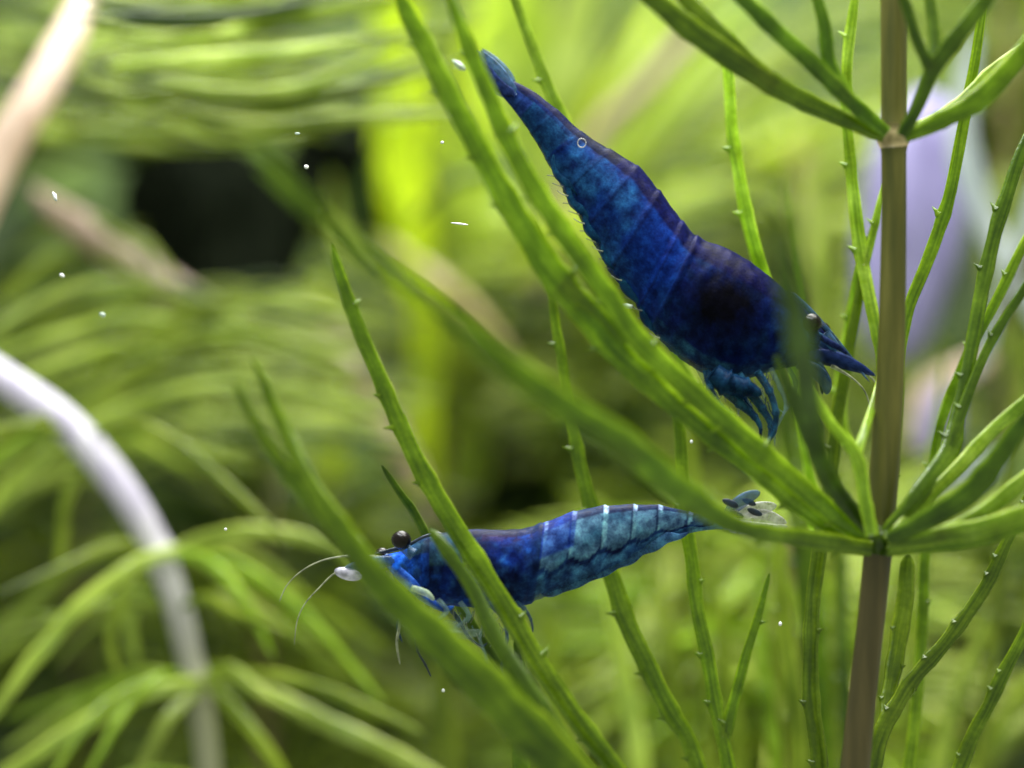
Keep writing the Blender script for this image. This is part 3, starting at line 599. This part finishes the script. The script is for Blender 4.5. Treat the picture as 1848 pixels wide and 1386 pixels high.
# pale bowed stem at left with drooping whorls
g = 'hornwort plants blurred in the background'
p1 = empty('hornwort_plant', at(400, 1500, 3.2), 'blurred hornwort with thick bleached and highlight-white bowed stem at lower left', 'water plant', g)
o = stem(p1, [(-80, 625, 3, 50), (10, 685, 3, 56), (120, 765, 3, 60), (210, 868, 3, 58), (275, 975, 3, 54), (318, 1090, 3, 50), (348, 1210, 3, 46), (368, 1310, 3, 44), (380, 1440, 3, 44), (386, 1600, 3, 44)], M_bleach_glare, ((290, 1000), (350, 1225)))
for s, m in [([(330, 990, 2.9, 26), (240, 1020, 2.7, 34), (150, 1090, 2.6, 38), (60, 1190, 2.5, 34), (-40, 1330, 2.4, 20)], M_pale), ([(240, 1020, 2.7, 24), (215, 1100, 2.6, 26), (200, 1160, 2.6, 22), (215, 1230, 2.6, 10)], M_mid),
             ([(330, 985, 2.9, 26), (420, 960, 2.8, 36), (520, 965, 2.8, 36), (600, 990, 2.8, 24), (660, 1040, 2.8, 12)], M_pale), ([(345, 1000, 2.9, 24), (400, 1040, 2.8, 30), (450, 1090, 2.8, 26), (510, 1125, 2.8, 14)], M_pale),
             ([(360, 1230, 2.9, 28), (250, 1255, 2.6, 36), (130, 1320, 2.5, 38), (0, 1400, 2.4, 30), (-80, 1450, 2.4, 20)], M_pale), ([(370, 1230, 2.9, 28), (480, 1250, 2.7, 40), (580, 1300, 2.6, 46), (690, 1350, 2.5, 42), (820, 1420, 2.4, 30)], M_pale),
             ([(375, 1230, 2.9, 26), (440, 1300, 2.7, 32), (500, 1380, 2.6, 28), (540, 1460, 2.6, 16)], M_mid), ([(360, 1240, 2.9, 24), (300, 1300, 2.7, 32), (260, 1380, 2.7, 28), (240, 1450, 2.7, 18)], M_pale),
             ([(290, 1000, 3.1, 22), (235, 1100, 3.1, 28), (240, 1170, 3.1, 26), (250, 1190, 3.1, 12)], M_pale), ([(130, 770, 3.1, 24), (60, 840, 3.0, 34), (0, 900, 3.0, 34), (-80, 1000, 3, 20)], M_pale),
             ([(250, 900, 3.2, 20), (150, 860, 3.4, 32), (60, 880, 3.5, 34), (-60, 960, 3.5, 24)], M_pale), ([(330, 1000, 3.2, 24), (470, 1060, 3.6, 36), (600, 1110, 3.9, 34), (700, 1180, 4, 16)], M_mid),
             ([(180, 820, 3.1, 22), (120, 900, 3.0, 26), (110, 1000, 3, 24), (90, 1060, 3, 10)], M_mid)]:
    leaf(p1, [[(x, y_, d, w_ * .74) for x, y_, d, w_ in s]], m, 0, seed=int(s[0][0]))
for i in range(40):
    nx, ny = [(300, 1005), (352, 1232), (150, 790), (318, 1100), (372, 1420)][i % 5]
    sgn = -1 if R.random() < .5 else 1; L_ = R.uniform(160, 420); dp = R.uniform(.05, .8); d = R.uniform(2.0, 4.5); up_ = R.uniform(10, 70)
    leaf(p1, [[(nx, ny, 3, 10), (nx + sgn * L_ * .3, ny - up_ * .5 + dp * 20, lerp(3, d, .4), 18), (nx + sgn * L_ * .65, ny + dp * L_ * .35, lerp(3, d, .7), 17), (nx + sgn * L_, ny + dp * L_ * R.uniform(.8, 1.3), d, 7)]], R.choice([M_pale, M_mid, M_mid, M_leafy]), 0, seed=i + 200)
# pinkish stem at top left, leafy head sweeping right
p2 = empty('hornwort_plant', at(-40, 420, 4), 'blurred hornwort with pink stem and leaves sweeping right at top left', 'water plant', g)
stem(p2, [(-120, 560, 4, 76), (-10, 300, 4, 76), (60, 180, 4, 70), (120, 70, 4.2, 60), (150, 0, 4.5, 40)], M_pink)
for i in range(90):
    yy_ = R.choice([R.gauss(20, 30), R.gauss(110, 30), R.gauss(180, 30)]); L_ = R.uniform(260, 620); d = 2.8 + R.uniform(-.3, 4.5); x0 = R.uniform(-80, 240) if d > 4.6 else R.uniform(130, 300); w_ = R.choice([10, 14, 22])
    cu = R.uniform(-30, 35)
    leaf(p2, [[(x0, yy_, d, 8), (x0 + L_ * .3, yy_ + cu + 12, d, w_), (x0 + L_ * .65, yy_ + cu, d, w_), (x0 + L_, yy_ - R.uniform(-30, 70), d, 6)]], R.choice([M_pale, M_pale, M_mid, M_mid, M_mid, M_dk]), 0, seed=i)
# middle left plant with pinkish stem
p3 = empty('hornwort_plant', at(60, 380, 5), 'blurred hornwort with short pink stem slanting beside the black gap at left', 'water plant', g)
stem(p3, [(60, 340, 5.6, 14), (110, 385, 5.3, 50), (170, 425, 5, 62), (260, 490, 5, 64), (380, 560, 5, 40), (440, 610, 5.4, 14)], M_dusty)
stem(p3, [(560, 560, 7.5, 20), (640, 660, 7, 46), (690, 760, 7, 50), (740, 850, 7, 40), (790, 940, 7, 16)], M_dusty)
stem(p3, [(700, 440, 7.5, 14), (780, 500, 7, 34), (860, 570, 7, 30), (920, 640, 7, 10)], M_tan)
for i in range(110):
    d = 3.5 + R.uniform(0, 4); x0 = R.uniform(-60, 260); y0 = R.uniform(600, 880); L_ = R.uniform(320, 560)
    leaf(p3, [[(x0, y0, d, 12), (x0 + L_ * .3, y0 - 60 + R.uniform(-10, 20), d, 14), (x0 + L_ * .65, y0 - 80 + R.uniform(-20, 20), d, 13), (x0 + L_, y0 - 60 + R.uniform(-30, 50), d, 8)]], R.choice([M_pale, M_pale, M_pale, M_mid, M_mid, M_dk]), 0, seed=i + 50)
for i in range(9):
    x0 = R.uniform(90, 380); y0 = 360 + (x0 - 90) * .6 + R.uniform(-30, 60); L_ = R.uniform(90, 200)
    leaf(p3, [[(x0, y0, 4.5, 8), (x0 + L_ * .4, y0 + R.uniform(10, 40), 4.4, 16), (x0 + L_ * .8, y0 + R.uniform(30, 90), 4.3, 6)]], R.choice([M_mid, M_dk, M_pale]), 0, seed=i + 400)
for i in range(12):
    d = 5.5 + R.uniform(-.5, 1.5); x0 = R.uniform(-60, 10); y0 = R.uniform(480, 680); L_ = R.uniform(180, 320)
    leaf(p3, [[(x0, y0, d, 14), (x0 + L_ * .4, y0 - 80, d, 24), (x0 + L_, y0 - 140 + R.uniform(-30, 50), d, 12)]], R.choice([M_mid, M_dk, M_mid]), 0, seed=i + 90)
# tall ribbon leaved plant: bright lime blades
p4 = empty('ribbon_leaf_plant', at(760, 700, 8), 'blurred bright lime ribbon leaves standing left of the upper shrimp tail', 'water plant')
for i, s in enumerate([[(600, 900, 8, 30), (595, 640, 8, 60), (583, 560, 8, 56), (588, 500, 8, 20)], [(760, 900, 8, 40), (770, 600, 8, 50), (738, 420, 8, 74), (715, 150, 8, 70), (700, -100, 8, 60)], [(820, 900, 8.5, 30), (835, 620, 8.5, 50), (820, 420, 8.5, 70), (770, 250, 8.5, 60), (745, -100, 8.5, 50)],
          [(850, 900, 8.8, 40), (880, 600, 8.8, 50), (890, 470, 8.8, 70), (860, 330, 8.8, 70), (885, 150, 8.8, 60), (890, -100, 8.8, 60)], [(980, 800, 9, 40), (985, 560, 9, 60), (960, 380, 9, 60), (965, 100, 9, 60), (930, -100, 9, 60)], [(900, 800, 9, 40), (800, 420, 9.6, 40), (820, 120, 9.6, 40), (830, -100, 9.6, 30)]]):
    leaf(p4, [s], [M_limey, M_limey, M_mid, M_lime, M_lime, M_mid][i], 0, thick=.15, seed=int(s[0][0]))
for i in range(14):
    x0 = R.uniform(660, 960); y0 = R.uniform(120, 620); L_ = R.uniform(140, 300); a = R.uniform(-.9, .9); d = R.uniform(5.5, 7.5)
    leaf(p4, [[(x0, y0, d, 8), (x0 + math.sin(a) * L_ * .5, y0 - math.cos(a) * L_ * .5, d, 20), (x0 + math.sin(a + .3) * L_, y0 - math.cos(a + .3) * L_, d, 7)]], R.choice([M_mid, M_dk, M_limey, M_pale]), 0, seed=i + 300)
p5 = empty('ribbon_leaf_plant', at(1200, 700, 9), 'blurred bright lime ribbon leaves fanning behind the upper shrimp back', 'water plant')
for i in range(26):
    a = lerp(-8, 78, i / 25) + R.uniform(-5, 5); L_ = R.uniform(520, 800); ra = math.radians(a); d = R.uniform(8.4, 10.5)
    x0, y0 = 985 + R.uniform(-20, 40), 560 + R.uniform(-60, 60)
    s = [(x0, y0, d, 20), (x0 + math.sin(ra) * L_ * .35, y0 - math.cos(ra) * L_ * .35, d, 40), (x0 + math.sin(ra + .12) * L_ * .7, y0 - math.cos(ra + .12) * L_ * .7, d, 46), (x0 + math.sin(ra + .2) * L_, y0 - math.cos(ra + .2) * L_, d, 20)]
    leaf(p5, [s], R.choice([M_lime, M_lime, M_pale, M_pale, M_limey, M_mid]), 0, thick=.2, seed=i)
stem(p5, [(960, 560, 8, 30), (1060, 270, 8, 34), (1160, 160, 8, 34), (1260, 50, 8, 30)], M_dusty)
# lilac ornament and bleached leaves right of the stem
def pebble(name, x, y_, d, sx, sz, rot, mat, lab, cat, sy=None, group=None):
    c = at(x, y_, d); bm = bmesh.new(); bmesh.ops.create_icosphere(bm, subdivisions=4, radius=1)
    for v in bm.verts:
        v.co *= 1 + .22 * noise.noise(v.co * 1.3 + Vector((x, y_, 0))); v.co = Vector((v.co.x * sx, v.co.y * (sy or min(sx, sz)), v.co.z * sz))
    bmesh.ops.rotate(bm, verts=bm.verts, cent=(0, 0, 0), matrix=Matrix.Rotation(rot, 3, 'Y')); bmesh.ops.translate(bm, verts=bm.verts, vec=c)
    return tag(obj(name, bm, mat, None, loc=c), lab, cat, group)
pebble('stone', 1640, 400, 6, .40, 1.05, .12, M_lilac, 'blurred tall lilac stone behind the olive stem, largest of the lilac shapes', 'stone')
pebble('stone', 1690, 770, 6, .16, .34, .15, M_lilac, 'small blurred lilac stone right of the olive stem just above the lower whorl', 'stone')
p6 = empty('hornwort_plant', at(1900, 1000, 5), 'blurred bleached hornwort with whitish strands at the right edge', 'water plant', g)
for i, (s, m) in enumerate([([(1900, 620, 5.2, 20), (1790, 420, 5.2, 44), (1745, 300, 5.2, 50), (1735, 190, 5.2, 40), (1760, 60, 5.2, 20)], M_ice), ([(1900, 300, 4.5, 30), (1850, 420, 4.5, 30), (1822, 500, 4.5, 28), (1790, 590, 4.5, 24), (1760, 680, 4.5, 12)], M_ice),
            ([(1870, 420, 4.4, 12), (1825, 520, 4.4, 14), (1800, 600, 4.4, 8)], M_brown), ([(1640, 800, 6, 20), (1670, 715, 6, 50), (1720, 680, 6, 50), (1790, 640, 6, 30)], M_pink), ([(1650, 900, 6, 20), (1720, 870, 6, 40), (1800, 830, 6, 30)], M_ice),
            ([(1900, 900, 7, 30), (1830, 640, 7, 50), (1800, 480, 7, 50), (1830, 300, 7, 50)], M_pale), ([(1480, 760, 6, 20), (1484, 700, 6, 34), (1490, 560, 6, 40), (1470, 400, 6, 34), (1480, 300, 6, 14)], M_pale), ([(1520, 1180, 6, 14), (1505, 1080, 6, 28), (1510, 1030, 6, 28), (1520, 1010, 6, 16)], M_pink),
            ([(1900, 1000, 6, 20), (1840, 950, 6, 30), (1760, 900, 6, 24)], M_pale), ([(1430, 1250, 6, 12), (1436, 1180, 6, 22), (1436, 1140, 6, 10)], M_ice)]):
    leaf(p6, [s], m, 0, seed=i)
p7 = empty('hornwort_plant', at(1430, 1700, 2), 'softly blurred hornwort leaves rising steeply just behind the lower right stem', 'water plant', g)
for i, (xa, xb, yt, w_, d, m) in enumerate([(1440, 1412, 930, 34, 1.8, M_mid), (1400, 1380, 1010, 26, 2.4, M_leafy), (1350, 1300, 980, 26, 2.8, M_mid), (1500, 1440, 330, 26, 2.6, M_leafd), (1520, 1500, 420, 24, 3.0, M_mid), (1480, 1400, 480, 22, 2.2, M_leafd), (1190, 1090, 930, 30, 3.2, M_pale), (1260, 1180, 1000, 26, 3.4, M_mid), (1540, 1525, 980, 26, 2.2, M_leafm),
    (1000, 985, 1090, 40, 3.4, M_mid), (820, 800, 1180, 44, 3.2, M_mid), (1560, 1620, 1010, 22, 2.0, M_mid), (1660, 1780, 1080, 24, 3, M_pale), (1700, 1860, 1180, 26, 3.2, M_mid), (1640, 1860, 1260, 30, 3.6, M_pale), (1300, 1228, 560, 18, 2.6, M_mid), (1620, 1690, 640, 20, 2.6, M_mid), (1760, 1830, 600, 22, 2.4, M_mid)]):
    yb0 = 1560
    leaf(p7, [[(xa, yb0, d, w_ * .8), (lerp(xa, xb, .35) + R.uniform(-10, 10), lerp(yb0, yt, .35), d, w_), (lerp(xa, xb, .75) + R.uniform(-14, 14), lerp(yb0, yt, .7), d, w_ * .9), (xb + (xb - xa) * .2, yt, d, w_ * .35)]], m, 1, seed=i + 500)
# leafy mass behind everything
specs = [('whorled', 'dark hornwort behind the lower shrimp body, dim and out of focus', 1000, 9, [M_mid, M_dk, M_mid], 500, 1450, 1.7),
         ('', 'blurred green hornwort rising at bottom centre right below the lower shrimp tail', 1230, 6, [M_mid, M_pale, M_leaf], 1000, 1500, 1.6),
         ('', 'blurred bright hornwort behind the foot of the olive stem', 1420, 5, [M_mid, M_pale, M_leafy], 1010, 1500, 1.5),
         ('', 'blurred hornwort at right edge beyond the lower right leaves', 1800, 6.5, [M_mid, M_pale, M_dk], 1000, 1500, 1.8),
         ('', 'blurred yellowish hornwort below the lower shrimp head', 720, 8, [M_mid, M_dk, M_pale], 1080, 1500, 1.6),
         ('', 'blurred dim hornwort at far left behind the white bowed stem', 150, 10, [M_mid, M_dk], 700, 1500, 2.2),
         ('', 'blurred dusky hornwort in the middle left of the legs of the upper shrimp', 1120, 8, [M_mid, M_dk, M_pale], 520, 900, 1.4),
         ('', 'blurred hornwort in the top right corner behind the right leaves', 1830, 8, [M_mid, M_dk, M_pale], -50, 760, 1.5),
         ('', 'blurred shadowy hornwort behind the black thorax of the upper shrimp', 1440, 8, [M_dk, M_mid, M_pale], 330, 900, 1.3),
         ('', 'blurred hornwort in the upper left corner behind the pink stem', 260, 9, [M_mid, M_dk], -60, 300, 2.0),
         ('', 'blurred olive hornwort between the ribbon leaves and lower shrimp', 760, 10, [M_mid, M_dk, M_pale], 480, 900, 1.6),
         ('', 'blurred deep green hornwort at lower left between the pale drooping leaves', 480, 7, [M_dk, M_mid], 880, 1500, 1.6)]
for i, (_, lab, x, d, mats, ya, yb_, L_) in enumerate(specs):
    p = empty('hornwort_plant', at(x, yb_ + 40, d), lab, 'water plant', g)
    lean = R.uniform(-60, 60)
    pts = [(x + lean * (1 - k / 5) + R.uniform(-12, 12), lerp(yb_ + 40, ya - 60, k / 5), d, 34) for k in range(6)]
    stem(p, pts, M_tan if i % 3 else M_leafd)
    nn = max(4, int((yb_ - ya) / 80))
    nodes = [(x + lean * (k / nn), lerp(ya, yb_, k / nn), d) for k in range(nn + 1)]
    whorls(p, nodes, mats, L_, n=18, fat=1.15, axis=(R.uniform(-.3, .3), R.uniform(-.3, .3), 1), cone_up=.35)
# black lumps added as the shade in the dark foliage gaps
for lab, x, y_, d, r in [('blurred black shade filler in the dark gap between pink stems at left', 395, 425, 9, .85), ('blurred black shade filler left of the lime ribbon leaves', 640, 320, 11.5, .8), ('blurred black shade filler at the right edge behind the bleached strands', 1835, 240, 9, .6), ('blurred black shade filler at lower right between the leaves', 1700, 1210, 9, .45), ('blurred black shade filler behind the leaf crossing the upper shrimp head', 1440, 400, 11, .7), ('blurred dark shade filler above the lower shrimp back', 905, 850, 10.8, .7)]:
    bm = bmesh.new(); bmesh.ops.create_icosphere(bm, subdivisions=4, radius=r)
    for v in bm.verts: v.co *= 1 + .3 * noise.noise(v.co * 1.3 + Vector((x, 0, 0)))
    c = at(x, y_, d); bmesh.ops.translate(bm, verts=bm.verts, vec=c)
    tag(obj('stone', bm, M_gap, None, loc=c), lab, 'stone', 'black fillers for the shaded gaps at the back')  # stone is only the shared name; these lumps stand in for shade

# ------------------------------------------------------------ drifting specks
gs = 'white specks drifting in the water'
for lab, x, y_, a, b, rot, y in [('bright white speck left of the lime leaves above the black gap', 553, 301, 5.5, 4.5, .3, 0), ('slim pale speck at far left above the pink stem', 99, 355, 4.5, 11, -.35, 0), ('thin white thread drifting between lime leaves and slanting leaf', 829, 404, 19, 2, .12, 0),
                                 ('tiny white speck upper left of the slanting toothed leaf', 798, 257, 4, 3, 0, 0), ('tiny yellowish speck left of the lower shrimp antennae', 407, 955, 3.2, 3.2, 0, 0), ('tiny white speck below the lower shrimp legs', 800, 1246, 4, 4, 0, 0), ('tiny white speck left of the lowest stem leaf', 1408, 1126, 4, 5, 0, 0),
                                 ('tiny white speck under the slanting leaf right of the dark gap', 1248, 797, 3.5, 4, 0, -.05), ('faint speck above the bright white speck', 537, 241, 6, 2.5, 0, 0), ('small glassy speck under the slim pale speck at left', 112, 497, 6, 4, .5, .3), ('glassy white scrap between slanting leaf and upper shrimp belly', 1132, 552, 13, 6, .2, 0), ('pale scrap caught beside the upper shrimp tail tip', 828, 118, 14, 8, .7, -.4), ('faint pale scrap on the lower left leaves', 185, 568, 8, 5, .5, .4)]:
    c = at(x, y_, y); bm = bmesh.new(); bmesh.ops.create_icosphere(bm, subdivisions=2, radius=1)
    s_ = K * (D + y) / D
    for v in bm.verts:
        v.co *= 1 + (.75 if 'scrap' in lab else .3) * noise.noise(v.co * 1.8 + Vector((x, y_, 0)))
        v.co = Vector((v.co.x * a * s_ * .85, v.co.y * min(a, b) * s_, v.co.z * b * s_ * .85))
    bmesh.ops.rotate(bm, verts=bm.verts, cent=(0, 0, 0), matrix=Matrix.Rotation(rot, 3, 'Y')); bmesh.ops.translate(bm, verts=bm.verts, vec=c)
    tag(obj('speck', bm, M_flake if 'scrap' in lab or 'faint' in lab else M_speck, None, loc=c), lab, 'speck', gs)
# tiny ring on the upper shrimp's back
c = at(1050, 258, -.05); bm = bmesh.new()
P = [c + Vector((math.cos(a) * wpx(7.5), 0, math.sin(a) * wpx(8))) for a in [k * math.tau / 24 for k in range(25)]]
tube(bm, P, [wpx(1.1)] * 25, [wpx(1.1)] * 25, 6)
tag(obj('ring_speck', bm, M_fanp, None, loc=c), 'tiny pale ring clinging to the upper shrimp back', 'ring')
